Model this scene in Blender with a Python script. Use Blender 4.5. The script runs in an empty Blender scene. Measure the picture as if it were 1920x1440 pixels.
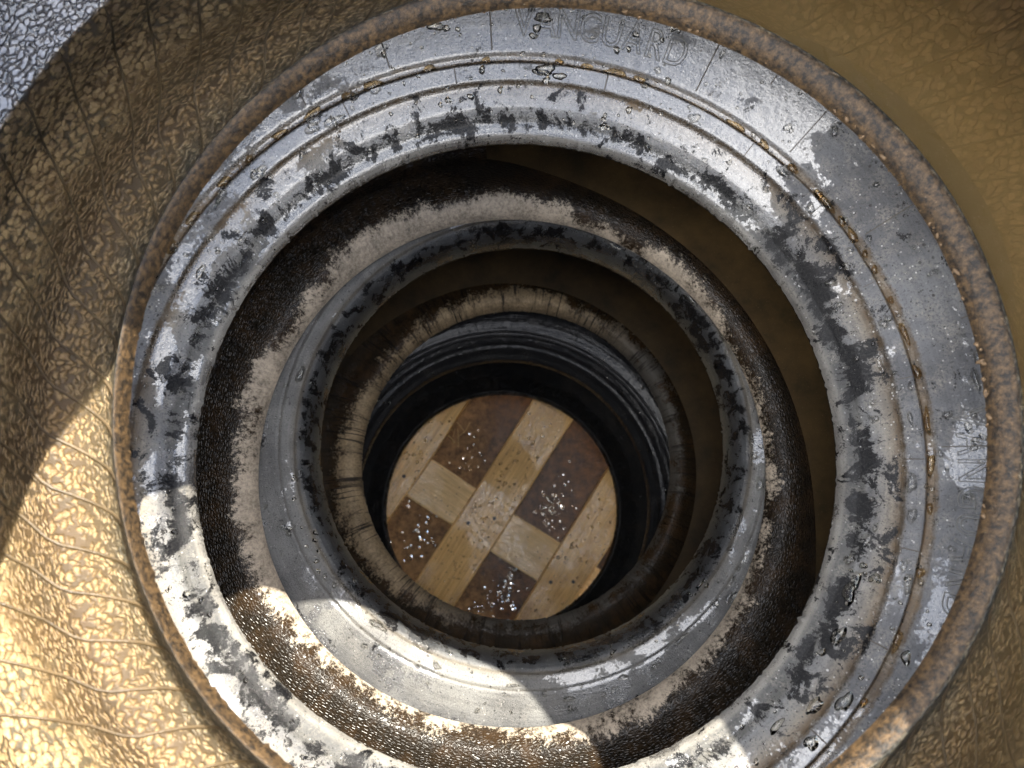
import bpy, bmesh, math, random
import numpy as np
from mathutils import Vector, Matrix

random.seed(7); rng = np.random.default_rng(7)
S = bpy.context.scene
COL = S.collection
R0 = 0.27

# ------------------------------------------------------------------ camera
cam_d = bpy.data.cameras.new("camera"); cam = bpy.data.objects.new("camera", cam_d)
COL.objects.link(cam); S.camera = cam
cam_d.sensor_width = 36.0; cam_d.lens = 1400.0 / 1920.0 * 36.0
cam_d.clip_start = 0.01; cam_d.clip_end = 100.0
CZ = 1.125
_R = Matrix(((0.99977049, 0.0, -0.02142365),
             (-0.00405605, 0.98191434, -0.18928228),
             (0.02103619, 0.18932573, 0.98168898)))
cam.matrix_world = Matrix.Translation((0, 0, CZ)) @ _R.to_4x4()
cam_d.dof.use_dof = True; cam_d.dof.focus_distance = 0.60; cam_d.dof.aperture_fstop = 9.0

# ------------------------------------------------------------------ sky, sun, exposure
SUN_EL, SUN_AZ = math.radians(49.5), math.radians(64)     # direction towards the sun (azimuth from +x)
world = bpy.data.worlds.new("World"); S.world = world; world.use_nodes = True
wn, wl = world.node_tree.nodes, world.node_tree.links
wn.clear()
w_out = wn.new("ShaderNodeOutputWorld"); w_bg = wn.new("ShaderNodeBackground")
w_sky = wn.new("ShaderNodeTexSky"); w_sky.sky_type = 'NISHITA'; w_sky.sun_disc = False
w_sky.sun_elevation = SUN_EL; w_sky.sun_rotation = math.pi / 2 - SUN_AZ
w_tc = wn.new("ShaderNodeTexCoord"); w_no = wn.new("ShaderNodeTexNoise")
w_no.inputs["Scale"].default_value = 3.2; w_no.inputs["Detail"].default_value = 6.0
w_rp = wn.new("ShaderNodeValToRGB")
w_rp.color_ramp.elements[0].position = 0.46; w_rp.color_ramp.elements[1].position = 0.60
w_mx = wn.new("ShaderNodeMix"); w_mx.data_type = 'RGBA'
w_mx.inputs[7].default_value = (20.0, 19.6, 19.2, 1)          # sunlit cloud
wl.new(w_tc.outputs["Generated"], w_no.inputs["Vector"])
wl.new(w_no.outputs["Fac"], w_rp.inputs["Fac"])
wl.new(w_rp.outputs["Color"], w_mx.inputs[0])
wl.new(w_sky.outputs["Color"], w_mx.inputs[6])
wl.new(w_mx.outputs[2], w_bg.inputs["Color"])
w_bg.inputs["Strength"].default_value = 0.13
wl.new(w_bg.outputs["Background"], w_out.inputs["Surface"])
sun_d = bpy.data.lights.new("sun", 'SUN'); sun_d.energy = 4.2; sun_d.angle = math.radians(0.5)
sun_d.color = (1.0, 0.94, 0.82)
sun = bpy.data.objects.new("sun", sun_d); COL.objects.link(sun)
sun.rotation_euler = Vector((math.cos(SUN_EL) * math.cos(SUN_AZ), math.cos(SUN_EL) * math.sin(SUN_AZ),
                             math.sin(SUN_EL))).to_track_quat('Z', 'Y').to_euler()
S.view_settings.view_transform = 'Standard'; S.view_settings.look = 'None'
S.view_settings.exposure = 2.6; S.view_settings.gamma = 1.0
S.render.engine = 'CYCLES'
S.cycles.use_denoising = True
S.cycles.max_bounces = 8; S.cycles.diffuse_bounces = 4; S.cycles.glossy_bounces = 3
S.cycles.transmission_bounces = 8; S.cycles.volume_bounces = 2; S.cycles.transparent_max_bounces = 12
S.cycles.sample_clamp_indirect = 6.0

# ------------------------------------------------------------------ node helper
class NT:
    def __init__(s, name):
        s.m = bpy.data.materials.new(name); s.m.use_nodes = True
        s.n = s.m.node_tree.nodes; s.l = s.m.node_tree.links; s.n.clear()
        s.out = s.n.new("ShaderNodeOutputMaterial")
    def put(s, sock, v):
        if hasattr(v, "is_output"): s.l.new(v, sock)
        elif v is not None: sock.default_value = v if not (isinstance(v, tuple) and len(v) == 3 and sock.type == 'RGBA') else (*v, 1)
    def attr(s, name, vec=True):
        a = s.n.new("ShaderNodeAttribute"); a.attribute_name = name
        return a.outputs["Vector" if vec else "Fac"]
    def obj(s):
        return s.n.new("ShaderNodeTexCoord").outputs["Object"]
    def scale(s, v, sc):
        m = s.n.new("ShaderNodeMapping"); s.put(m.inputs["Vector"], v); m.inputs["Scale"].default_value = sc
        return m.outputs["Vector"]
    def rot(s, v, rz):
        m = s.n.new("ShaderNodeMapping"); s.put(m.inputs["Vector"], v); m.inputs["Rotation"].default_value = (0, 0, rz)
        return m.outputs["Vector"]
    def noise(s, v, sc, det=4.0, rough=0.55, dist=0.0):
        t = s.n.new("ShaderNodeTexNoise"); s.put(t.inputs["Vector"], v)
        t.inputs["Scale"].default_value = sc; t.inputs["Detail"].default_value = det
        t.inputs["Roughness"].default_value = rough; t.inputs["Distortion"].default_value = dist
        return t.outputs["Fac"]
    def vor(s, v, sc, feat='DISTANCE_TO_EDGE', rnd=1.0):
        t = s.n.new("ShaderNodeTexVoronoi"); t.feature = feat; s.put(t.inputs["Vector"], v)
        t.inputs["Scale"].default_value = sc; t.inputs["Randomness"].default_value = rnd
        return t.outputs["Distance"]
    def vorcol(s, v, sc):
        t = s.n.new("ShaderNodeTexVoronoi"); s.put(t.inputs["Vector"], v); t.inputs["Scale"].default_value = sc
        return t.outputs["Color"]
    def dots(s, v, sc, size, share):
        t = s.n.new("ShaderNodeTexVoronoi"); s.put(t.inputs["Vector"], v); t.inputs["Scale"].default_value = sc
        bw = s.n.new("ShaderNodeRGBToBW"); s.l.new(t.outputs["Color"], bw.inputs[0])
        return s.math('MULTIPLY', s.rng(t.outputs["Distance"], size, size * 0.6), s.rng(bw.outputs[0], 1 - share - .01, 1 - share + .01))
    def ramp(s, f, stops, interp='LINEAR'):
        r = s.n.new("ShaderNodeValToRGB"); s.put(r.inputs["Fac"], f); cr = r.color_ramp; cr.interpolation = interp
        while len(cr.elements) < len(stops): cr.elements.new(0.5)
        for e, (p, c) in zip(cr.elements, stops):
            e.position = p; e.color = (c, c, c, 1) if isinstance(c, (int, float)) else (*c, 1)
        return r.outputs["Color"]
    def rng(s, f, a, b, c=0.0, d=1.0, smooth=False):
        r = s.n.new("ShaderNodeMapRange"); s.put(r.inputs[0], f)
        if smooth: r.interpolation_type = 'SMOOTHSTEP'
        for i, v in zip((1, 2, 3, 4), (a, b, c, d)): r.inputs[i].default_value = v
        return r.outputs[0]
    def math(s, op, a, b=0.0):
        m = s.n.new("ShaderNodeMath"); m.operation = op; s.put(m.inputs[0], a); s.put(m.inputs[1], b)
        return m.outputs[0]
    def mix(s, f, a, b, mode='MIX'):
        m = s.n.new("ShaderNodeMix"); m.data_type = 'RGBA'; m.blend_type = mode
        s.put(m.inputs[0], f); s.put(m.inputs[6], a); s.put(m.inputs[7], b)
        return m.outputs[2]
    def mixf(s, f, a, b):
        m = s.n.new("ShaderNodeMix"); s.put(m.inputs[0], f); s.put(m.inputs[2], a); s.put(m.inputs[3], b)
        return m.outputs[0]
    def bump(s, h, dist, strength=1.0, normal=None):
        b = s.n.new("ShaderNodeBump"); b.inputs["Strength"].default_value = strength
        b.inputs["Distance"].default_value = dist; s.put(b.inputs["Height"], h)
        if normal is not None: s.l.new(normal, b.inputs["Normal"])
        return b.outputs["Normal"]
    def bsdf(s, color, rough, normal=None, spec=0.5, coat=None, coat_rough=0.05, coat_n=None):
        p = s.n.new("ShaderNodeBsdfPrincipled")
        s.put(p.inputs["Base Color"], color); s.put(p.inputs["Roughness"], rough)
        s.put(p.inputs["Specular IOR Level"], spec)
        if normal is not None: s.l.new(normal, p.inputs["Normal"])
        if coat is not None:
            s.put(p.inputs["Coat Weight"], coat); p.inputs["Coat Roughness"].default_value = coat_rough
            p.inputs["Coat IOR"].default_value = 1.45
            if coat_n is not None: s.l.new(coat_n, p.inputs["Coat Normal"])
        s.l.new(p.outputs[0], s.out.inputs["Surface"])
        return p

# ------------------------------------------------------------------ materials
def sidewall_mat(name, zones, blot_zone, film=0.5, dust=(0.30, 0.27, 0.22), tone=1.0, r0=0.2, r1=0.4, coat=1.0, speck=1.0, film_dir=None):
    """wet dusty rubber; zones / blot_zone are stops over the radius"""
    t = NT(name); P = t.attr("cyl"); rad = t.attr("rad", False)
    fr = t.rng(rad, r0, r1)
    k = lambda r: (r - r0) / (r1 - r0)
    n_mid = t.noise(P, 85, 5, 0.65); n_fine = t.noise(P, 620, 4, 0.75); n_big = t.noise(P, 15, 4, 0.6)
    wob = t.math('ADD', fr, t.math('MULTIPLY', t.math('SUBTRACT', n_mid, 0.5), 0.03))
    wob = t.math('ADD', wob, t.math('MULTIPLY', t.math('SUBTRACT', n_fine, 0.5), 0.02))
    base = t.ramp(wob, [(k(r), tuple(x * tone for x in c)) for r, c in zones])
    streak = t.noise(t.scale(P, (10, 10, 330)), 1.0, 5, 0.65)
    base = t.mix(t.rng(streak, 0.35, 0.7, 0.0, 0.6), base, t.mix(1.0, base, (0.45, 0.45, 0.46), 'MULTIPLY'))
    base = t.mix(t.rng(n_big, 0.42, 0.62, 0.0, 0.75), base, t.mix(1.0, base, (0.42, 0.41, 0.42), 'MULTIPLY'))
    dmask = t.math('MULTIPLY', t.rng(n_mid, 0.45, 0.65), t.rng(n_fine, 0.42, 0.62))
    base = t.mix(t.math('MULTIPLY', dmask, 0.6 * speck), base, dust)
    base = t.mix(t.rng(n_fine, 0.47, 0.32, 0.0, 0.85), base, t.mix(1.0, base, (0.25, 0.25, 0.25), 'MULTIPLY'))
    base = t.mix(t.dots(P, 240, 0.30, 0.16), base, (0.018, 0.017, 0.016))
    base = t.mix(t.dots(P, 520, 0.38, 0.20), base, (0.025, 0.024, 0.022))
    base = t.mix(t.math('MULTIPLY', t.math('MULTIPLY', t.dots(P, 480, 0.34, 0.22), t.rng(n_mid, 0.35, 0.6)), 0.8 * speck), base, (0.45, 0.44, 0.42))  # pale dots: highlights of tiny water drops painted into the colour
    base = t.mix(t.math('MULTIPLY', t.dots(P, 230, 0.26, 0.10), 0.7 * speck), base, (0.42, 0.41, 0.39))  # sparser, larger drop highlights, painted in the same way
    # black wet patches where the dust is washed off
    bz = t.ramp(fr, [(k(r), v) for r, v in blot_zone])
    bn = t.noise(P, 52, 6, 0.66, 0.5)
    bsum = t.math('ADD', t.math('ADD', bn, t.math('MULTIPLY', bz, 0.22)), t.math('MULTIPLY', t.math('SUBTRACT', n_fine, 0.5), 0.34))
    bsum = t.math('ADD', bsum, t.math('MULTIPLY', t.math('SUBTRACT', n_big, 0.5), 0.30))
    bsum = t.math('ADD', bsum, t.math('MULTIPLY', t.math('SUBTRACT', n_mid, 0.5), 0.25))
    blot = t.rng(bsum, 0.65, 0.685)
    base = t.mix(blot, base, t.mix(t.rng(n_fine, 0.5, 0.66), (0.005, 0.005, 0.0055), (0.022, 0.021, 0.020)))
    # thin water film: smooth patches that mirror the sky, broken up by dry specks
    fn = t.math('ADD', t.noise(t.scale(P, (0.6, 0.6, 1.0)), 45, 4, 0.5, 0.3), t.math('MULTIPLY', t.math('SUBTRACT', t.noise(P, 5.5, 2, 0.5), 0.5), 0.75))
    fn = t.math('ADD', fn, t.math('MULTIPLY', t.math('SUBTRACT', t.noise(P, 360, 4, 0.7), 0.5), 0.42))
    if film_dir is not None:
        d = t.n.new("ShaderNodeVectorMath"); d.operation = 'DOT_PRODUCT'; t.l.new(P, d.inputs[0])
        d.inputs[1].default_value = (math.cos(film_dir) / R0, math.sin(film_dir) / R0, 0)
        fn = t.math('ADD', fn, t.math('MULTIPLY', t.math('SUBTRACT', t.math('POWER', t.rng(d.outputs["Value"], -1, 1), 3.0), 0.35), 0.17))
    filmm = t.rng(fn, 0.60 - 0.1 * film, 0.63 - 0.1 * film)
    base = t.mix(t.math('MULTIPLY', filmm, 0.5), base, t.mix(1.0, base, (0.35, 0.35, 0.37), 'MULTIPLY'))
    wet = t.math('MULTIPLY', filmm, t.rng(blot, 0, 1, 1.0, 0.12))
    rough = t.mixf(t.math('MAXIMUM', wet, blot), t.rng(n_fine, 0.3, 0.7, 0.42, 0.65), 0.12)
    nb = t.bump(t.math('ADD', n_fine, t.math('MULTIPLY', streak, 0.5)), 0.0007, 0.75)
    nf = t.bump(t.math('ADD', n_mid, t.math('MULTIPLY', n_fine, 0.10)), 0.0012, 0.55)
    t.bsdf(base, rough, nb, t.mixf(blot, t.mixf(wet, 0.4, 0.9 * coat), 0.14), t.math('MULTIPLY', wet, coat), 0.04, nf)
    return t.m

G = (0.120, 0.122, 0.128); LG = (0.17, 0.165, 0.155); BR = (0.095, 0.062, 0.032); TN = (0.17, 0.142, 0.105)
M = {}
M['side2'] = sidewall_mat("grey_wet_sidewall",
    [(.2270, (.22, .21, .19)), (.2300, (.20, .19, .17)), (.2325, (.05, .05, .048)), (.2400, (.07, .068, .062)), (.2430, (.15, .15, .15)), (.2490, (.17, .16, .145)),
     (.2545, TN), (.2572, BR), (.2592, (.07, .05, .03)), (.2606, G), (.2690, G), (.2703, BR), (.2745, (.14, .10, .06)), (.2762, G), (.3120, G), (.33, (.10, .09, .08))],
    [(.228, .3), (.233, .5), (.236, .85), (.242, .78), (.246, .55), (.252, .5), (.258, .4), (.262, .0), (.34, .0)], film=1.0, film_dir=math.radians(95), tone=0.95, dust=(0.22, 0.20, 0.165))
M['side3'] = sidewall_mat("smooth_grey_sidewall",
    [(.2020, (.30, .26, .19)), (.2040, (.13, .12, .09)), (.2060, (.06, .06, .06)), (.2115, (.10, .105, .11)), (.2140, (.15, .15, .15)), (.2165, (.16, .14, .11)), (.222, (.20, .197, .185)),
     (.2290, (.19, .187, .175)), (.2300, (.12, .11, .09)), (.2310, (.18, .178, .17)), (.2480, (.17, .168, .16)), (.2600, (.10, .10, .10))],
    [(.203, .35), (.207, .72), (.212, .55), (.2155, .30), (.217, .0), (.30, .0)], film=0.1, r0=0.19, r1=0.32, speck=0.4, tone=0.68, dust=(0.19, 0.175, 0.15))
def black_side():
    t = NT("black_wet_sidewall"); P = t.attr("cyl"); n1 = t.noise(P, 30, 4, 0.6); n2 = t.noise(P, 500, 4, 0.7)
    c = t.mix(t.math('MULTIPLY', t.rng(n1, 0.5, 0.7), t.rng(n2, 0.5, 0.65)), (0.010, 0.010, 0.011), (0.06, 0.055, 0.05))
    st = t.noise(t.scale(P, (8, 8, 200)), 1.0, 4, 0.6)
    t.bsdf(c, t.rng(n1, 0.35, 0.65, 0.06, 0.18), t.bump(t.math('ADD', st, t.math('MULTIPLY', t.noise(P, 120, 3, 0.6), 1.2)), 0.0012, 0.7), 0.14); return t.m
M['side4'] = black_side()
M['side1'] = sidewall_mat("dark_dusty_sidewall",
    [(.22, TN), (.24, BR), (.30, (.06, .055, .05)), (.37, (.05, .05, .05))], [(.2, .2), (.4, .2)], film=0.2)

def plain_rubber():
    t = NT("black_tread_rubber"); P = t.obj()
    c = t.mix(t.rng(t.noise(P, 40, 5), 0.4, 0.7), (0.018, 0.018, 0.018), (0.05, 0.047, 0.042))
    t.bsdf(c, 0.6, t.bump(t.noise(P, 400, 3), 0.0006))
    return t.m
M['tread'] = plain_rubber()

def liner_top():
    """tan, silt-coated liner with pebbled moulding"""
    t = NT("tan_silted_liner"); C = t.attr("cyl"); rad = t.attr("rad", False); hgt = t.attr("hgt", False)
    warp = t.n.new("ShaderNodeVectorMath"); warp.operation = 'ADD'
    nz = t.n.new("ShaderNodeTexNoise"); nz.inputs["Scale"].default_value = 150; nz.inputs["Detail"].default_value = 3; t.l.new(C, nz.inputs["Vector"])
    vm = t.n.new("ShaderNodeVectorMath"); vm.operation = 'SCALE'; vm.inputs[3].default_value = 0.006
    t.l.new(nz.outputs["Color"], vm.inputs[0]); t.l.new(C, warp.inputs[0]); t.l.new(vm.outputs[0], warp.inputs[1])
    W = warp.outputs[0]
    def pebble(sc, k):
        v = t.n.new("ShaderNodeTexVoronoi"); v.feature = 'F1'; v.inputs["Scale"].default_value = k
        t.l.new(t.scale(W, sc), v.inputs["Vector"]); return v.outputs["Distance"], v.outputs["Color"]
    d1, c1 = pebble((0.42, 0.42, 1.0), 640); d2, c2 = pebble((0.7, 0.7, 1.0), 400)
    mott = t.noise(C, 30, 5, 0.6); mott2 = t.noise(C, 110, 5, 0.65); fine = t.noise(C, 700, 4, 0.75)
    rw = t.math('ADD', rad, t.math('MULTIPLY', t.math('SUBTRACT', mott, 0.5), 0.05))
    bigf = t.rng(rw, 0.290, 0.312, 0, 1, True)
    peb = t.mixf(bigf, t.rng(d1, 0.70, 0.20, 0, 1, True), t.rng(d2, 0.78, 0.35, 0, 1, True))
    cell = t.mix(bigf, c1, c2)
    bw = t.n.new("ShaderNodeRGBToBW"); t.l.new(cell, bw.inputs[0]); cv = bw.outputs[0]
    tan = t.mix(t.rng(t.math('ADD', t.math('MULTIPLY', cv, 0.4), t.math('MULTIPLY', mott2, 0.6)), 0.35, 0.62), (0.19, 0.13, 0.068), (0.45, 0.33, 0.175))
    tan = t.mix(t.rng(fine, 0.35, 0.65, 0, 0.5), tan, (0.14, 0.10, 0.06))
    dark = t.mix(t.rng(mott, 0.4, 0.6), (0.070, 0.043, 0.022), (0.048, 0.044, 0.034))
    cells = t.mix(peb, dark, tan)
    midd = t.math('MULTIPLY', t.rng(rw, 0.256, 0.270), t.rng(rw, 0.290, 0.304, 1.0, 0.0))
    cells = t.mix(t.math('MULTIPLY', midd, 0.65), cells, t.mix(peb, (0.040, 0.024, 0.012), (0.19, 0.125, 0.062)))
    grey = t.mix(t.math('MULTIPLY', peb, t.rng(t.math('ADD', t.math('MULTIPLY', cv, 0.5), mott2), 0.62, 0.95)), (0.030, 0.033, 0.031), (0.30, 0.25, 0.165))
    col = t.mix(t.rng(rw, 0.268, 0.250), cells, grey)
    soil = t.noise(C, 230, 6, 0.8)
    toe = t.rng(t.math('ADD', rad, t.math('MULTIPLY', t.math('SUBTRACT', soil, 0.5), 0.008)), 0.2440, 0.2415)
    col = t.mix(toe, col, t.mix(t.rng(soil, 0.42, 0.68), (0.008, 0.006, 0.004), (0.105, 0.062, 0.026)))
    col = t.mix(t.rng(fine, 0.68, 0.76, 0, 0.8), col, (0.60, 0.50, 0.33))
    outer = t.rng(rad, 0.32, 0.33)
    wetrim = t.math('MULTIPLY', outer, t.rng(hgt, 0.7275, 0.7295))
    col = t.mix(wetrim, col, t.mix(peb, (0.03, 0.028, 0.028), (0.17, 0.165, 0.175)))
    pk = t.math('MULTIPLY', peb, t.rng(toe, 0, 1, 1, 0.12))
    h = t.math('ADD', pk, t.math('MULTIPLY', fine, 0.30)); h = t.math('ADD', h, t.math('MULTIPLY', soil, t.rng(toe, 0, 1, 0, 0.7)))
    n = t.bump(h, 0.0010, 0.9)
    t.bsdf(col, t.mixf(wetrim, 0.5, 0.12), n, t.mixf(wetrim, 0.35, 1.0), wetrim, 0.05, t.bump(h, 0.0016, 0.8))
    return t.m
M['liner1'] = liner_top()

def liner_dark(name, edge_r, width, tan_col, dark_col, cracks=0.0, ang=0.0, pull=0.0, grey=None):
    """black wet liner with cell dashes, pale dried silt next to the bead (more of it towards one side)"""
    t = NT(name); C = t.attr("cyl"); rad = t.attr("rad", False); low = t.attr("low", False)
    e = t.vor(t.scale(C, (0.5, 0.5, 1.0)), 470); edge = t.rng(e, 0.0, 0.30, 0, 1, True)
    n0 = t.noise(C, 9, 3, 0.5); n1 = t.noise(C, 40, 6, 0.65); n2 = t.noise(C, 260, 6, 0.78)
    fine = t.noise(C, 900, 3, 0.7)
    d = t.n.new("ShaderNodeVectorMath"); d.operation = 'DOT_PRODUCT'; t.l.new(C, d.inputs[0])
    d.inputs[1].default_value = (math.cos(ang) / R0, math.sin(ang) / R0, 0); side = d.outputs["Value"]
    s = t.math('SUBTRACT', rad, t.math('MULTIPLY', side, pull * width))
    for q, a in ((n0, 8.0), (n1, 6.0), (n2, 6.0), (fine, 2.5)): s = t.math('ADD', s, t.math('MULTIPLY', t.math('SUBTRACT', q, 0.5), width * a))
    silt = t.math('MULTIPLY', t.rng(s, edge_r + width * 1.3, edge_r + width * 0.3), low)
    tanv = t.mix(t.rng(t.math('ADD', t.math('MULTIPLY', n2, 0.6), t.math('MULTIPLY', n1, 0.4)), 0.40, 0.60), tan_col, tuple(x * 0.33 for x in tan_col))
    if grey is not None: tanv = t.mix(t.rng(side, 0.25, -0.35), tanv, grey)
    dk = t.mix(t.rng(n1, 0.45, 0.7), dark_col, (dark_col[0] * 2.4, dark_col[1] * 1.9, dark_col[2] * 1.4))
    dk = t.mix(t.rng(fine, 0.68, 0.78, 0, 0.5), dk, (0.08, 0.055, 0.03))
    col = t.mix(silt, dk, tanv)
    h = t.math('ADD', t.math('MULTIPLY', edge, t.rng(silt, 0, 1, 1.0, 0.3)), t.math('MULTIPLY', fine, 0.3))
    if cracks > 0:
        cr = t.noise(t.scale(C, (190, 190, 12)), 1.0, 5, 0.65, 0.9); cm = t.rng(cr, 0.55, 0.61, 0, cracks)
        col = t.mix(cm, col, (0.012, 0.009, 0.006)); h = t.math('SUBTRACT', h, cm)
    t.bsdf(col, t.mixf(silt, 0.26, 0.7), t.bump(h, 0.0004, 0.8), t.mixf(silt, 0.16, 0.25))
    return t.m
M['liner2'] = liner_dark("black_wet_liner", .2345, .0062, (0.36, 0.30, 0.23), (0.010, 0.0075, 0.005), 0.0, math.radians(165), 0.9)
M['liner3'] = liner_dark("brown_cracked_liner", .2075, .0100, (0.32, 0.235, 0.14), (0.020, 0.014, 0.008), 0.95, math.radians(150), 0.8, (0.075, 0.068, 0.058))
M['liner4'] = liner_dark("black_liner", .1980, .0020, (0.05, 0.05, 0.05), (0.006, 0.006, 0.006))

def water_mat(name, dens, col, aniso=0.3):
    t = NT(name)
    tr = t.n.new("ShaderNodeBsdfTransparent"); gl = t.n.new("ShaderNodeBsdfGlossy"); gl.inputs["Roughness"].default_value = 0.03
    P = t.obj(); nb = t.bump(t.noise(P, 45, 2), 0.0008, 0.3)
    t.l.new(nb, gl.inputs["Normal"])
    fr = t.n.new("ShaderNodeFresnel"); fr.inputs["IOR"].default_value = 1.33
    mx = t.n.new("ShaderNodeMixShader"); t.l.new(fr.outputs[0], mx.inputs[0]); t.l.new(tr.outputs[0], mx.inputs[1]); t.l.new(gl.outputs[0], mx.inputs[2])
    t.l.new(mx.outputs[0], t.out.inputs["Surface"])
    v = t.n.new("ShaderNodeVolumePrincipled"); v.inputs["Color"].default_value = (*col, 1); v.inputs["Density"].default_value = dens
    v.inputs["Anisotropy"].default_value = aniso
    t.l.new(v.outputs[0], t.out.inputs["Volume"])
    return t.m
M['water'] = water_mat("murky_brown_water", 16.0, (0.93, 0.74, 0.40))
def muddy_mat():
    """opaque muddy water: silt hides everything below the surface"""
    t = NT("opaque_muddy_water"); P = t.obj()
    c = t.mix(t.rng(t.noise(P, 26, 6, 0.7), 0.35, 0.65), (0.016, 0.010, 0.004), (0.046, 0.028, 0.010))
    c = t.mix(t.rng(t.noise(P, 700, 2, 0.6), 0.66, 0.74, 0, 0.6), c, (0.16, 0.11, 0.06))
    t.bsdf(c, 0.5, None, 0.2, 1.0, 0.02); return t.m
M['water_dark'] = muddy_mat()

def drop_mat(name="clear_water", col=(0.97, 0.95, 0.90, 1)):
    t = NT(name)
    p = t.n.new("ShaderNodeBsdfPrincipled"); p.inputs["Base Color"].default_value = col
    p.inputs["Transmission Weight"].default_value = 1.0; p.inputs["Roughness"].default_value = 0.0; p.inputs["IOR"].default_value = 1.33
    t.l.new(p.outputs[0], t.out.inputs["Surface"]); return t.m
M['drop'] = drop_mat(); M['brown_drop'] = drop_mat("brown_water", (0.80, 0.60, 0.34, 1))

def wood_mat(name, ang, a, b, wet):
    t = NT(name); P = t.rot(t.obj(), -ang)
    g = t.noise(t.scale(P, (6, 120, 60)), 1.0, 6, 0.6, 1.2)
    g2 = t.noise(t.scale(P, (20, 900, 300)), 1.0, 3, 0.6)
    c = t.mix(t.rng(g, 0.3, 0.7), a, b)
    c = t.mix(t.rng(g2, 0.45, 0.7, 0, 0.6), c, tuple(x * 0.45 for x in b))
    c = t.mix(t.dots(P, 160, 0.22, 0.3), c, (0.03, 0.02, 0.01))
    st = t.noise(P, 14, 5, 0.65)
    c = t.mix(t.rng(st, 0.52, 0.75, 0, 0.55), c, (0.26, 0.135, 0.05))
    wn_ = t.noise(P, 11, 4, 0.5); pit = t.noise(P, 260, 3, 0.7)
    w = t.math('MULTIPLY', t.rng(wn_, 0.42, 0.53), t.rng(pit, 0.45, 0.54))
    w = t.math('MULTIPLY', w, wet)
    h = t.math('ADD', g2, t.math('MULTIPLY', pit, 1.2))
    n = t.bump(h, 0.0012, 0.6)
    t.bsdf(c, t.mixf(w, 0.45, 0.16), n, t.mixf(w, 0.4, 1.0), w, 0.08, t.bump(pit, 0.0012, 0.6))
    return t.m
BA = math.atan2(.837, .547)
M['wood'] = wood_mat("wet_pine", BA, (0.82, 0.51, 0.18), (0.62, 0.35, 0.10), 1.0)
M['wood_x'] = wood_mat("pale_wet_pine", BA - math.pi / 2, (0.82, 0.58, 0.28), (0.62, 0.40, 0.16), 1.0)

def ground_mat():
    t = NT("wet_brown_board"); P = t.obj()
    a = t.noise(P, 55, 6, 0.78); b = t.noise(P, 7, 3); f = t.noise(P, 260, 3, 0.7)
    c = t.mix(t.rng(a, 0.35, 0.65), (0.055, 0.028, 0.011), (0.32, 0.18, 0.075))
    c = t.mix(t.rng(f, 0.55, 0.8, 0, 0.5), c, (0.36, 0.22, 0.12))
    sep = t.n.new("ShaderNodeSeparateXYZ"); t.l.new(P, sep.inputs[0])
    s = t.math('ADD', sep.outputs[0], t.math('MULTIPLY', t.math('SUBTRACT', b, 0.5), 0.25))
    wet = t.rng(s, -0.06, 0.02)
    c = t.mix(wet, c, t.mix(1.0, c, (0.45, 0.33, 0.22), 'MULTIPLY'))
    h = t.noise(P, 230, 3, 0.55)
    t.bsdf(c, t.mixf(wet, 0.5, 0.22), t.bump(f, 0.001, 0.7), 0.15, t.mixf(wet, 0.0, 0.12), 0.03, t.bump(h, 0.009, 1.0))
    return t.m
M['ground'] = ground_mat()
def flat_mat(name, c, r=0.5):
    t = NT(name); P = t.obj()
    t.bsdf(t.mix(t.noise(P, 90, 3), tuple(x * 0.6 for x in c), c), r); return t.m
M['nail'] = flat_mat("rusted_nail", (0.03, 0.024, 0.02), 0.5)
M['straw'] = flat_mat("dry_straw", (0.55, 0.38, 0.16), 0.5)
M['fibre'] = flat_mat("brown_dirt_crumb", (0.16, 0.10, 0.05), 0.7)

# ------------------------------------------------------------------ object helpers
def add_mesh(name, verts, faces, mat, parent=None, smooth=True):
    me = bpy.data.meshes.new(name); me.from_pydata(verts, [], faces); me.update()
    if smooth: me.polygons.foreach_set("use_smooth", [True] * len(me.polygons))
    me.materials.append(mat)
    o = bpy.data.objects.new(name, me); COL.objects.link(o)
    if parent: o.parent = parent
    return o
def tag(o, label=None, cat=None, group=None, kind=None):
    if label: o["label"] = label
    if cat: o["category"] = cat
    if group: o["group"] = group
    if kind: o["kind"] = kind
    return o
def empty(name, loc):
    o = bpy.data.objects.new(name, None); COL.objects.link(o); o.location = loc; o.empty_display_size = 0.05
    return o

def resample(pts, step, smooth=2):
    p = np.array(pts, float); d = np.r_[0, np.cumsum(np.hypot(*np.diff(p, axis=0).T))]
    n = max(4, int(d[-1] / step)); s = np.linspace(0, d[-1], n)
    q = np.c_[np.interp(s, d, p[:, 0]), np.interp(s, d, p[:, 1])]
    for _ in range(smooth): q[1:-1] = (q[:-2] + 2 * q[1:-1] + q[2:]) / 4
    return q
class Wave:
    """smooth periodic noise over the angle"""
    def __init__(s, lo, hi, n, seed):
        g = np.random.default_rng(seed); s.k = g.integers(lo, hi, n); s.p = g.uniform(0, 6.283, n); s.a = g.uniform(.4, 1, n) / math.sqrt(n)
    def __call__(s, th):
        th = np.asarray(th, float)
        return sum(a * np.sin(k * th + p) for a, k, p in zip(s.a, s.k, s.p))

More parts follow.
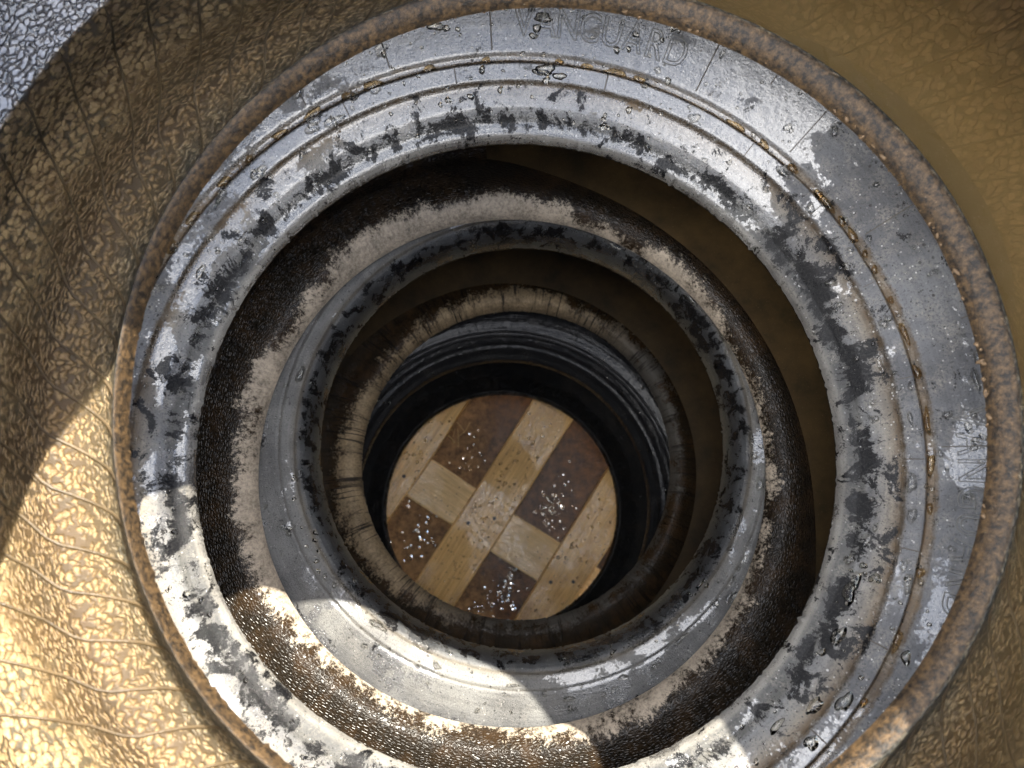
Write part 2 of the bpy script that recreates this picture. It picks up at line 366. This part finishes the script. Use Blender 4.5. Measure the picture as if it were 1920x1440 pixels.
def lathe(name, prof, mat, parent, nth=720, deform=None, twist=26.0, low=None):
    """ring surface round the local z axis; deform(r, z, th) -> r, z (arrays)"""
    n = len(prof); th = np.linspace(0, 2 * math.pi, nth, endpoint=False)
    T, I = np.meshgrid(th, np.arange(n), indexing='ij')
    r = prof[I, 0]; z = prof[I, 1]
    rb, zb = r.copy(), z.copy()
    if deform is not None: r, z = deform(r, z, T)
    d = np.r_[0, np.cumsum(np.hypot(*np.diff(prof, axis=0).T))]; v = d[I]
    V = np.stack([r * np.cos(T), r * np.sin(T), z], -1).reshape(-1, 3)
    i = np.arange(nth)[:, None]; j = np.arange(n - 1)[None]
    a = i * n + j; b = ((i + 1) % nth) * n + j
    F = np.stack([a, b, b + 1, a + 1], -1).reshape(-1, 4)
    me = bpy.data.meshes.new(name)
    me.vertices.add(len(V)); me.vertices.foreach_set("co", V.ravel())
    me.loops.add(F.size); me.loops.foreach_set("vertex_index", F.ravel().astype(np.int32))
    me.polygons.add(len(F)); me.polygons.foreach_set("loop_start", np.arange(0, F.size, 4, dtype=np.int32))
    me.polygons.foreach_set("use_smooth", np.ones(len(F), bool))
    me.update(calc_edges=True)
    def vec(nm, arr):
        at_ = me.attributes.new(nm, 'FLOAT_VECTOR', 'POINT'); at_.data.foreach_set("vector", arr.reshape(-1).astype(np.float32))
    def flt(nm, arr):
        at_ = me.attributes.new(nm, 'FLOAT', 'POINT'); at_.data.foreach_set("value", arr.reshape(-1).astype(np.float32))
    vec("cyl", np.stack([R0 * np.cos(T), R0 * np.sin(T), v], -1))
    vec("twist", np.stack([R0 * np.cos(T + twist * v * .2), R0 * np.sin(T + twist * v * .2), v], -1))
    flt("rad", rb); flt("hgt", z + (parent.location.z if parent else 0))
    flt("low", np.ones_like(rb) if low is None else (zb < low).astype(float))
    me.materials.append(mat)
    o = bpy.data.objects.new(name, me); COL.objects.link(o)
    if parent: o.parent = parent
    return o
def flip(o):
    o.data.flip_normals(); return o

# ------------------------------------------------------------------ tyres
# all profiles are (radius, height) with heights in world metres; objects sit at their own base
class Tyre: pass
def make_tyre(cx, cy, base, top, bottom, tread, liner, mats, label, liner_low, seed, deform_in=None, jag=0.0006, toe_r=None, step=0.0024, squeeze=None, nth=720):
    T = Tyre(); T.c = (cx, cy); T.base = base
    root = empty("car_tyre", (cx, cy, base)); tag(root, label, "tyre", "tyres stacked on the pallet")
    loc = lambda p: [(r, z - base) for r, z in p]
    w1, w2, w3 = Wave(30, 120, 40, seed), Wave(2, 7, 5, seed + 1), Wave(140, 330, 40, seed + 2)
    tr = toe_r or min(p[0] for p in top)
    def dform(r, z, th):
        k = np.clip(1 - (r - tr) / 0.0022, 0, 1) ** 2
        return r + k * jag * (.5 * w1(th) + 1.6 * w3(th) * np.clip(w1(th + 2.1) + .2, 0, 1.5)) + 0.0010 * w2(th), z + k * jag * .3 * w1(th + 1) + 0.0012 * w2(th + 2)
    def dliner(r, z, th):
        if squeeze is not None: r = squeeze(r, z + base, th)
        if deform_in is not None: z = deform_in(r, z + base, th) - base
        return dform(r, z, th)
    T.top_prof = resample(loc(top), 0.0009, 2); T.dform = dform
    T.up = lathe("sidewall", T.top_prof, mats[0], root, nth, dform)
    flip(lathe("sidewall", resample(loc(bottom), 0.003), mats[1], root, 480, dform))
    lathe("tread", resample(loc(tread), 0.006), M['tread'], root, 240)
    T.liner_prof = resample(loc(liner), step, 2); T.dliner = dliner
    T.liner = flip(lathe("inner_liner", T.liner_prof, mats[2], root, 720, dliner, low=liner_low - base))
    T.root = root
    return T
def sidez(T, r, th):
    """world point and normal on the upper sidewall"""
    p = T.top_prof
    o = np.argsort(p[:, 0]); rr, zz = p[o, 0], p[o, 1]
    f = lambda q: float(np.interp(q, rr, zz))
    z = f(r); dz = (f(r + .001) - f(r - .001)) / .002
    dz = max(-1.2, min(1.2, dz))
    _, z2 = T.dform(np.array(r), np.array(z), np.array(th))
    n = Vector((-dz * math.cos(th), -dz * math.sin(th), 1)).normalized()
    return Vector((T.c[0] + r * math.cos(th), T.c[1] + r * math.sin(th), T.base + float(z2))), n

dirw = math.radians(35)
def sag1(r, z, th):
    k = np.clip((r - .240) / .05, 0, 1); k = k * k * (3 - 2 * k) * np.clip((.80 - z) / .05, 0, 1) * np.clip((.345 + .052 * (.5 + .5 * np.cos(th - dirw)) ** 3 - r) / .02, 0, 1)
    w = .5 + .5 * np.cos(th - dirw)
    return z - k * (0.017 * w ** 3 - 0.020 * (1 - w ** 3))
def sag2(r, z, th):
    k = np.clip((r - .236) / .05, 0, 1) * np.clip((.52 - z) / .05, 0, 1)
    w = .5 + .5 * np.cos(th - dirw)
    return z - k * (0.020 * w ** 3 - 0.012)
def sag3(r, z, th):
    k = np.clip((r - .21) / .05, 0, 1) * np.clip((.24 - z) / .05, 0, 1)
    w = .5 + .5 * np.cos(th - dirw)
    return z - k * (0.022 * w ** 2 - 0.012)

# 1 - topmost
def squeeze1(r, z, th):
    """the bead's inner lip is narrower on the left"""
    q = .5 - .5 * np.cos(th - dirw); f = 1 - .84 * q
    k = np.clip((.275 - r) / .03, 0, 1)
    return np.where(z < .80, .229 + (r - .229) * (1 - k * (1 - f)) + .052 * (1 - q) ** 3 * np.clip((r - .30) / .04, 0, 1), r + .052 * (1 - q) ** 3 * np.clip((r - .35) / .03, 0, 1))
t1 = make_tyre(.0345, .0737, .676,
    top=[(.450, .86), (.442, .905), (.405, .945), (.335, .958), (.305, .955), (.275, .938), (.25, .921), (.237, .911), (.2305, .906), (.229, .900)],
    bottom=[(.2315, .7295), (.2330, .7265), (.238, .722), (.252, .714), (.285, .693), (.33, .677), (.385, .690), (.437, .725), (.450, .77)],
    tread=[(.450, .77), (.454, .80), (.454, .83), (.450, .86)],
    liner=[(.229, .900), (.2305, .893), (.236, .894), (.25, .903), (.28, .922), (.315, .941), (.345, .936), (.370, .914), (.384, .875), (.386, .825), (.384, .785), (.376, .760),
           (.362, .7415), (.349, .7275), (.338, .7165), (.325, .706), (.305, .701), (.285, .705), (.268, .714), (.256, .7245), (.250, .7345), (.2455, .7415), (.2430, .7435), (.2395, .7420), (.2350, .7385), (.2323, .7345), (.2315, .7295)],
    mats=(M['side1'], M['side1'], M['liner1']), label="topmost tyre with tan reptile-skin inner liner holding murky water",
    liner_low=.80, seed=11, deform_in=sag1, jag=.0009, squeeze=squeeze1, nth=320)
# 2 - lettered
t2 = make_tyre(.0165, .0625, .428,
    top=[(.372, .58), (.368, .63), (.358, .660), (.335, .6735), (.312, .6630), (.2765, .6385), (.2755, .6375), (.2745, .6350), (.2708, .6330), (.2698, .6350), (.2597, .6285), (.2585, .6250),
         (.2565, .6232), (.2500, .6188), (.2460, .6160), (.2420, .6115), (.2380, .6070), (.2350, .6050), (.2325, .6038), (.2300, .6015), (.2285, .5980), (.2284, .5930)],
    bottom=[(.232, .440), (.2335, .434), (.24, .4305), (.30, .4305), (.33, .4315), (.352, .446), (.367, .48), (.372, .51)],
    tread=[(.372, .51), (.376, .53), (.376, .56), (.372, .58)],
    liner=[(.2284, .593), (.2295, .587), (.236, .588), (.26, .604), (.30, .628), (.33, .632), (.348, .618), (.357, .58), (.357, .52), (.352, .485), (.338, .461), (.32, .449), (.295, .447),
           (.272, .453), (.256, .458), (.246, .459), (.2385, .4545), (.234, .448), (.232, .440)],
    mats=(M['side2'], M['side1'], M['liner2']), label="second tyre from the top, wet grey sidewall with raised lettering",
    liner_low=.52, seed=23, deform_in=sag2, jag=.0006, nth=1800)
# 3 - smooth grey
t3 = make_tyre(.0275, .0880, .112,
    top=[(.345, .37), (.338, .405), (.32, .424), (.295, .4285), (.26, .4275), (.232, .4265), (.2308, .4255), (.2295, .4255), (.2283, .4262), (.2172, .4215), (.2158, .4190), (.2130, .4165), (.2100, .4110),
         (.2075, .4030), (.2055, .3930), (.2040, .3850), (.2030, .3750)],
    bottom=[(.203, .140), (.206, .131), (.215, .121), (.25, .113), (.28, .1125), (.31, .122), (.335, .16), (.345, .20)],
    tread=[(.345, .20), (.350, .24), (.350, .33), (.345, .37)],
    liner=[(.203, .375), (.204, .366), (.21, .368), (.24, .395), (.28, .410), (.31, .400), (.327, .37), (.333, .31), (.333, .24), (.327, .19), (.312, .157), (.29, .141), (.265, .1385),
           (.245, .146), (.23, .155), (.219, .1605), (.211, .160), (.205, .151), (.203, .140)],
    mats=(M['side3'], M['side1'], M['liner3']), label="third tyre down, smooth grey sidewall lit by the sun at its lower edge",
    liner_low=.24, seed=37, deform_in=sag3, jag=.0007)
# 4 - bottom
t4 = make_tyre(.0105, .0345, -.210,
    top=[(.335, .04), (.328, .08), (.31, .102), (.285, .110), (.25, .108), (.2390, .1045), (.2380, .1060), (.2370, .1040), (.2340, .1030), (.2330, .1045), (.2320, .1020), (.224, .098), (.2225, .0940),
         (.2190, .0925), (.2160, .0915), (.2120, .0840), (.2090, .0800), (.2060, .0770), (.2040, .072), (.2030, .065)],
    bottom=[(.199, -.186), (.201, -.193), (.207, -.200), (.225, -.206), (.27, -.2095), (.30, -.204), (.325, -.17), (.335, -.12)],
    tread=[(.335, -.12), (.340, -.08), (.340, 0.0), (.335, .04)],
    liner=[(.203, .065), (.204, .056), (.21, .058), (.24, .082), (.28, .094), (.305, .08), (.32, .04), (.325, -.04), (.32, -.12), (.30, -.175), (.27, -.190), (.235, -.190), (.212, -.182), (.203, -.178), (.199, -.186)],
    mats=(M['side4'], M['side1'], M['liner4']), label="bottom tyre, shiny wet black sidewall, resting on the pallet",
    liner_low=-.1, seed=51, jag=.0006)

# murky water lying in the tyres
def water(T, wl_, mat, label, th_n=360, nr=28, rlo=.0, rhi=.40):
    base = T.base; p = T.liner_prof
    sel = p[:, 1] < (wl_ - base) + 0.03
    rr = p[:, 0][sel]; zz = p[:, 1][sel]
    low_start = np.argmax(rr)                                  # keep the lower branch only
    rr, zz = rr[low_start:][::-1], zz[low_start:][::-1]
    keep = np.r_[True, np.diff(np.maximum.accumulate(rr)) > 0]; rr, zz = rr[keep], zz[keep]
    ths = np.linspace(0, 2 * math.pi, th_n, endpoint=False)
    rd = np.linspace(max(rr[0], rlo), rr[-1], 500)
    rows = []
    for th in ths:
        z = np.interp(rd, rr, zz); rq, zd = T.dliner(rd, z, np.full_like(rd, th)); zd = zd + base
        i0 = np.argmin(zd)
        if zd[i0] > wl_ - .0008: rows.append(None); continue
        a = i0
        while a > 0 and zd[a - 1] < wl_: a -= 1
        b = i0
        while b < len(rd) - 1 and zd[b + 1] < wl_: b += 1
        q = np.linspace(rq[max(a - 2, 0)], rq[min(b + 2, len(rd) - 1)], nr)
        zb = np.minimum(np.interp(q, rq, zd) - .0012, wl_ - .0004)
        rows.append((q, zb))
    V, F = [], []; idx = {}
    for k, (th, row) in enumerate(zip(ths, rows)):
        if row is None: continue
        idx[k] = len(V)
        for q in row[0]: V.append((q * math.cos(th), q * math.sin(th), 0))
        for q, zb in zip(*row): V.append((q * math.cos(th), q * math.sin(th), zb - wl_))
    for k in range(th_n):
        k2 = (k + 1) % th_n
        if k not in idx or k2 not in idx:
            if k in idx or k2 in idx:
                a = idx.get(k, idx.get(k2)); ring = list(range(a, a + nr)) + list(range(a + 2 * nr - 1, a + nr - 1, -1))
                F.append(ring if k2 in idx else ring[::-1])
            continue
        a, b = idx[k], idx[k2]
        for j in range(nr - 1):
            F.append((a + j, a + j + 1, b + j + 1, b + j)); F.append((a + nr + j, b + nr + j, b + nr + j + 1, a + nr + j + 1))
        F.append((a, b, b + nr, a + nr)); F.append((a + nr - 1, a + 2 * nr - 1, b + 2 * nr - 1, b + nr - 1))
    o = add_mesh("murky_water", V, F, mat, None, False); o.location = (T.c[0], T.c[1], wl_)
    bm = bmesh.new(); bm.from_mesh(o.data); bmesh.ops.recalc_face_normals(bm, faces=bm.faces); bm.to_mesh(o.data); bm.free()
    return tag(o, label, "water", None, "stuff")
water(t1, .7285, M['water'], "murky brown rainwater pooled inside the topmost tyre")
water(t2, .4530, M['water_dark'], "dark brown water pooled in the right side of the second tyre", rlo=.246)
water(t3, .1490, M['water_dark'], "dark brown water pooled inside the third tyre", rlo=.220)

def rib_mat():
    t = NT("silted_rib"); C = t.attr("cyl"); n1 = t.noise(C, 60, 4, 0.6); n2 = t.noise(C, 600, 3, 0.7)
    c = t.mix(t.rng(n1, 0.35, 0.65), (0.034, 0.023, 0.013), (0.090, 0.063, 0.036)); c = t.mix(t.rng(n2, 0.5, 0.7, 0, 0.6), c, (0.05, 0.04, 0.03))
    t.bsdf(c, 0.4, t.bump(n2, 0.0005)); return t.m
M['rib'] = rib_mat()
# slanted ribs moulded into the top tyre's liner
rib_r = np.array([.2450, .2547, .2725, .2894, .3171, .340, .352]); rib_o = np.radians([2.8, 0, -5, -9.3, -13.8, -16.8, -18.2])
lp = t1.liner_prof; k0 = np.argmax(lp[:, 0]); low_r, low_z = lp[k0:, 0][::-1], lp[k0:, 1][::-1]
NR = 64
for i in range(NR):
    off = 2 * math.pi * i / NR + random.uniform(-.012, .012)
    V, F = [], []; prev = None; n = 26
    rs = np.linspace(.2500, .350, n); phs = np.interp(rs, rib_r, rib_o) + off
    zs = np.interp(rs, low_r, low_z)
    rs2, zs2 = t1.dliner(rs, zs, phs)
    pts = [Vector((r * math.cos(a), r * math.sin(a), z)) for r, a, z in zip(rs2, phs, zs2)]
    for q in range(n):
        d = (pts[min(q + 1, n - 1)] - pts[max(q - 1, 0)]).normalized(); s = d.cross(Vector((0, 0, 1))).normalized(); u = s.cross(d)
        w = .0011 * (1 if 0 < q < n - 1 else .2)
        for a_, b_ in ((-1, -.6), (-.35, .8), (.35, .8), (1, -.6)): V.append(pts[q] + s * a_ * w + u * b_ * w)
        if q:
            for j in range(3): F.append(((q - 1) * 4 + j, q * 4 + j, q * 4 + j + 1, (q - 1) * 4 + j + 1))
    o = add_mesh("liner_rib", V, F, M['rib'], t1.liner)
    me = o.data
    for nm, typ, val in (("rad", 'FLOAT', np.repeat(rs, 4)), ("hgt", 'FLOAT', np.repeat(zs2 + t1.base, 4))):
        me.attributes.new(nm, typ, 'POINT').data.foreach_set("value", val.astype(np.float32))
    arr = np.array(V, np.float32)
    for nm in ("cyl", "twist"): me.attributes.new(nm, 'FLOAT_VECTOR', 'POINT').data.foreach_set("vector", arr.ravel())

# raised lettering and moulding lines on the second tyre
def letter_mesh(ch, size):
    cu = bpy.data.curves.new("letter", 'FONT'); cu.body = ch; cu.size = size; cu.align_x = 'CENTER'; cu.extrude = 0.0003; cu.fill_mode = 'NONE'
    cu.bevel_depth = 0.00032; cu.bevel_resolution = 1; cu.resolution_u = 4
    ob = bpy.data.objects.new("tmp", cu); COL.objects.link(ob)
    dg = bpy.context.evaluated_depsgraph_get(); me = bpy.data.meshes.new_from_object(ob.evaluated_get(dg))
    bpy.data.objects.remove(ob); bpy.data.curves.remove(cu)
    return me
lm = {c: letter_mesh(c, .0225) for c in "VANGURD"}
def put_word(word, a0, a1):
    for i, ch in enumerate(word):
        th = math.radians(a0 + (a1 - a0) * i / (len(word) - 1)); me = lm[ch].copy(); rb = .2850
        co = np.empty(len(me.vertices) * 3); me.vertices.foreach_get("co", co); co = co.reshape(-1, 3); out = []
        for x, y, z in co:
            r = rb + y; a = th - x / (rb + .008)
            p, n = sidez(t2, r, a); q = p + n * (z + .0001) - t2.root.location
            out.append(q)
        me.vertices.foreach_set("co", np.array([c for q in out for c in q], np.float32)); me.update()
        me.polygons.foreach_set("use_smooth", [True] * len(me.polygons))
        me.materials.clear(); me.materials.append(M['letter'])
        o = bpy.data.objects.new("raised_letter", me); COL.objects.link(o); o.parent = t2.up
def letter_rubber():
    t = NT("grey_letter_rubber"); P = t.obj()
    t.bsdf(t.mix(t.noise(P, 300, 3), (.06, .059, .057), (.15, .145, .13)), .4, None, .5); return t.m
M['letter'] = letter_rubber()
put_word("VANGUARD", 89.3, 67.5); put_word("VANGUARD", 1.4, -22.5)

def arc_rib(T, th, ra, rb, w, h, name, mat, skew=0.0, n=8):
    V, F = [], []
    for q in range(n):
        r = ra + (rb - ra) * q / (n - 1); a = th + skew * q / (n - 1); p, nn = sidez(T, r, a); p = p - T.root.location
        s = Vector((-math.sin(a), math.cos(a), 0))
        for x, y in ((-1, -.3), (-.6, 1), (.6, 1), (1, -.3)): V.append(p + s * x * w + nn * y * h)
        if q:
            for j in range(3): F.append(((q - 1) * 4 + j, (q - 1) * 4 + j + 1, q * 4 + j + 1, q * 4 + j))
    return add_mesh(name, V, F, mat, T.up)
M['line'] = flat_mat("dirty_moulding_line", (.055, .042, .03), .5)
for a in (123, 109.5, 94, 62.6, 54, 46, 29.7, 14, 6, -2.3, -26, -33.5, -41, -55, 138, 152):
    b = math.radians(a)
    full = a in (62.6, 46, 29.7, 94, 109.5, 123, -2.3)
    arc_rib(t2, b, .2775 if full else .300, .3115, .0005, .0004, "moulding_line", M['line'])
for a in (160, 141, 118, 100, 76, 51, 37, 23, 8, -4, -17, -31, -46, -60):
    arc_rib(t2, math.radians(a), .2602, .2695, .0004, .0003, "moulding_line", M['line'])

# ------------------------------------------------------------------ pallet and ground
pal = empty("wooden_pallet", (0, 0, -.29)); tag(pal, "wet pine pallet boards seen through the bottom of the tyre stack", "pallet")
U = Vector((.547, .837, 0)); N = Vector((.837, -.547, 0))
def board(name, n0, n1, u0, u1, z0, z1, mat, along=True, seed=0):
    g = random.Random(seed); bm = bmesh.new(); k = 14
    rows = []
    for i in range(k + 1):
        f = i / k; l = (u0 + (u1 - u0) * f) if along else (n0 + (n1 - n0) * f)
        e0 = g.uniform(-.0012, .0012); e1 = g.uniform(-.0012, .0012)
        if along: c = [(n0 + e0, l), (n1 + e1, l)]
        else: c = [(l, u0 + e0), (l, u1 + e1)]
        rows.append([bm.verts.new(N * a + U * b + Vector((0, 0, z + .29))) for z in (z0, z1) for a, b in c])
    for p, q in zip(rows, rows[1:]):
        for a, b in ((0, 1), (1, 3), (3, 2), (2, 0)): bm.faces.new((p[a], p[b], q[b], q[a]))
    bm.faces.new([rows[0][i] for i in (0, 1, 3, 2)]); bm.faces.new([rows[-1][i] for i in (0, 1, 3, 2)])
    bmesh.ops.recalc_face_normals(bm, faces=bm.faces)
    ed = [e for e in bm.edges if e.is_manifold and e.calc_face_angle(0) > .8]
    bmesh.ops.bevel(bm, geom=ed, offset=.0030, segments=2, profile=.5, affect='EDGES')
    me = bpy.data.meshes.new(name); bm.to_mesh(me); bm.free(); me.materials.append(mat)
    o = bpy.data.objects.new(name, me); COL.objects.link(o); o.parent = pal; return o
ZT = -.212
for i, (a, b) in enumerate(((-.425, -.345), (-.245, -.1645), (-.068, .0130), (.110, .184), (.286, .366))):
    board("deck_board", a, b, -.50, .50, ZT - .021, ZT, M['wood'], True, i)
for i, (a, b) in enumerate(((-.46, -.38), (-.039, .040), (.38, .46))):
    board("cross_board", -.45, .40, a, b, ZT - .0395, ZT - .0215, M['wood_x'], False, 20 + i)
board("bottom_board", .199, .24, -.50, -.06, ZT - .033, ZT - .0217, M['wood_x'], True, 40)
for i, (x, y) in enumerate(((-.0487, .0085), (-.0028, .0166), (-.1636, .0908), (.0953, -.093), (.1342, -.0923))):
    V = [(0, 0, .0004)]; F = []
    for k in range(8):
        a = k * math.pi / 4; V.append((.0036 * math.cos(a) * random.uniform(.8, 1.1), .0036 * math.sin(a) * random.uniform(.8, 1.1), .0002))
        F.append((0, k + 1, (k + 1) % 8 + 1))
    for k in range(8):
        a = k * math.pi / 4; V.append((.0040 * math.cos(a), .0040 * math.sin(a), -.003)); F.append((k + 1, k + 9, (k + 1) % 8 + 9, (k + 1) % 8 + 1))
    o = add_mesh("nail_head", V, F, M['nail'], pal, False); o.location = (x, y, ZT + .29 + .0006)
g = 40; gv, gf = [], []
for i in range(g + 1):
    for j in range(g + 1):
        x, y = -1.6 + 3.2 * i / g, -1.6 + 3.2 * j / g
        gv.append((x, y, .0015 * math.sin(x * 37 + y * 11) + .001 * math.sin(y * 53)))
for i in range(g):
    for j in range(g): a = i * (g + 1) + j; gf.append((a, a + g + 1, a + g + 2, a + 1))
gr = add_mesh("ground", gv, gf, M['ground']); gr.location = (0, 0, ZT - .0445); tag(gr, None, None, None, "structure")
# straw caught at the edge of a board
V, F = [], []
for i in range(9):
    x, y = -.075 + random.uniform(-.012, .02), .165 + random.uniform(-.02, .02); a = random.uniform(.3, 2.6); L = random.uniform(.015, .035)
    p0 = Vector((x, y, 0)); d = Vector((math.cos(a), math.sin(a), 0)); s = Vector((-d.y, d.x, 0)) * .0006; b = len(V)
    for q in range(5):
        f = q / 4; c = p0 + d * L * f + Vector((0, 0, .002 + .006 * f * (1 - f) * 4)) + s * 6 * f * f
        V += [c - s, c + s, c + Vector((0, 0, .0008))]
        if q:
            k = b + 3 * q
            for j in range(3): F.append((k - 3 + j, k + j, k + (j + 1) % 3, k - 3 + (j + 1) % 3))
st = add_mesh("straw_litter", V, F, M['straw']); st.location = (0, 0, ZT - .0425); tag(st, "few dry straws lying between two pallet boards", "straw", None, "stuff")

# ------------------------------------------------------------------ water drops
def dome(V, F, p, n, rad_a, rad_b, hgt, rot, seed, k=12):
    """irregular lens of water on a surface"""
    t = n.orthogonal().normalized(); b = n.cross(t); ca, sa = math.cos(rot), math.sin(rot)
    g = random.Random(seed); p1, p2, p3 = (g.uniform(0, 6.283) for _ in range(3))
    ir = [1 + .16 * math.sin(4 * math.pi * i / k + p1) + .12 * math.sin(6 * math.pi * i / k + p2) + .05 * math.sin(10 * math.pi * i / k + p3) for i in range(k)]
    base = len(V); rings = ((1.0, -.12), (.96, .30), (.75, .72), (.40, .95))
    for f, h in rings:
        for i in range(k):
            a = 2 * math.pi * i / k; x = rad_a * f * ir[i] * math.cos(a); y = rad_b * f * ir[i] * math.sin(a)
            V.append(p + t * (x * ca - y * sa) + b * (x * sa + y * ca) + n * hgt * h)
    V.append(p + n * hgt)
    for q in range(len(rings) - 1):
        for i in range(k):
            j = (i + 1) % k; F.append((base + q * k + i, base + q * k + j, base + (q + 1) * k + j, base + (q + 1) * k + i))
    q = len(rings) - 1
    for i in range(k): F.append((base + q * k + i, base + q * k + (i + 1) % k, len(V) - 1))
    F.append(tuple(base + i for i in range(k))[::-1])
def drops(T, count, ra, rb, smin, smax, label, seed, tmin=0.0, tmax=2 * math.pi):
    g = random.Random(seed); V, F = [], []
    for i in range(count):
        th = g.uniform(tmin, tmax); r = g.uniform(ra, rb); p, n = sidez(T, r, th)
        s = smin * (smax / smin) ** (g.random() ** 1.5)
        dome(V, F, p - T.root.location, n, s * g.uniform(.8, 1.3), s, s * g.uniform(.45, .7), g.uniform(0, 3.14), seed * 1000 + i, 10)
    o = add_mesh("water_drops", V, F, M['drop']); o.location = T.root.location
    return tag(o, label, "water drops", None, "stuff")
drops(t2, 1250, .236, .318, .0004, .0030, "small water drops beaded over the lettered grey sidewall", 3)
drops(t3, 480, .206, .250, .0004, .0030, "small water drops beaded over the smooth grey sidewall of the third tyre", 4)
drops(t4, 260, .206, .262, .0005, .0030, "small water drops beaded over the shiny black bottom tyre", 5)
V, F = [], []; gp = random.Random(8)
for i in range(520):
    a_, b_ = gp.choice(((-.240, -.168), (-.065, .010), (-.065, .010), (.113, .181))), 0
    n_, u_ = gp.uniform(*a_), gp.gauss(.03, .11)
    s_ = .0006 * (5 ** (gp.random() ** 2))
    dome(V, F, N * n_ + U * u_, Vector((0, 0, 1)), s_ * gp.uniform(.8, 1.5), s_, s_ * .5, gp.uniform(0, 3), i, 8)
for i in range(300):
    a_ = gp.choice(((.018, .105), (.018, .105), (-.16, -.075)))
    n_, u_ = min(a_[1], max(a_[0], gp.gauss(sum(a_) / 2 + .008, .018))), gp.choice((gp.gauss(.07, .03), gp.gauss(-.08, .035), gp.gauss(.02, .12)))
    if -.041 < u_ < .042: continue
    s_ = .0008 * (5 ** (gp.random() ** 1.6))
    dome(V, F, N * n_ + U * u_ + Vector((0, 0, -.0440)), Vector((0, 0, 1)), s_ * gp.uniform(.8, 1.8), s_, s_ * .5, gp.uniform(0, 3), 900 + i, 8)
pd = add_mesh("water_drops", V, F, M['drop']); pd.location = (0, 0, ZT + .0004)
tag(pd, "small water drops scattered over the pallet boards", "water drops", None, "stuff")
# larger beads of water: in the groove, on the flats and along the torn inner edge
def bead(T, th, r, la, lb, h, label, group, seed, along=True, mat='drop'):
    V, F = [], []; p, n = sidez(T, r, th); t = n.orthogonal().normalized(); b = n.cross(t)
    tang = Vector((-math.sin(th), math.cos(th), 0)); rot = math.atan2(tang.dot(b), tang.dot(t))
    dome(V, F, Vector((0, 0, 0)), n, la, lb, h, rot if along else rot + 1.57, seed, 24)
    o = add_mesh("water_bead", V, F, M[mat]); o.location = p
    return tag(o, label, "water bead", group)
g = random.Random(99)
for i, a in enumerate([84, 79, 75, 71, 55, 49, 43.5, 39.5, 37, 33.5, 30, 27, 24, 20, 15, 9, 1, -5, -10, -19, -30, -38, 96, 104, 112, 117, 123, 128, 134, 140, 146, 151]):
    bead(t2, math.radians(a + g.uniform(-1, 1)), .2727, g.uniform(.0025, .0095), g.uniform(.0022, .0030), g.uniform(.0018, .0028),
         "brownish water bead sitting in the narrow groove of the lettered sidewall", "beads in the sidewall groove", i, True, 'brown_drop')
for i in range(64):
    th = math.radians(g.uniform(-50, 165)); r = g.choice((g.uniform(.262, .268), g.uniform(.278, .305), g.uniform(.238, .256)))
    bead(t2, th, r, g.uniform(.0022, .0080), g.uniform(.0016, .0042), g.uniform(.0012, .0024),
         "clear water bead standing on the flat of the lettered grey sidewall", "beads on the lettered sidewall", 100 + i)
for i in range(34):
    th = math.radians(g.uniform(-150, 170)); r = g.uniform(.207, .240)
    bead(t3, th, r, g.uniform(.0022, .0090), g.uniform(.0016, .0036), g.uniform(.0011, .0022),
         "clear water bead standing on the smooth grey sidewall of the third tyre", "beads on the third tyre", 200 + i)
# crumbs of dirt clinging under the top tyre's lower edge
V, F = [], []
for i in range(420):
    th = math.radians(g.uniform(-20, 130)); r = .231 + g.uniform(0, .014); z = .7355 - (r - .229) * 1.2 + g.uniform(-.002, .001)
    p = Vector((r * math.cos(th), r * math.sin(th), z - t1.base)); s = g.uniform(.0004, .0014)
    dome(V, F, p, Vector((-math.cos(th), -math.sin(th), g.uniform(-.5, .8))).normalized(), s * g.uniform(1, 2.5), s, s, g.uniform(0, 3), i, 6)
cr = add_mesh("dirt_crumbs", V, F, M['fibre']); cr.location = t1.root.location
tag(cr, "brown dirt crumbs clinging to the lower inner edge of the topmost tyre", "dirt", None, "stuff")
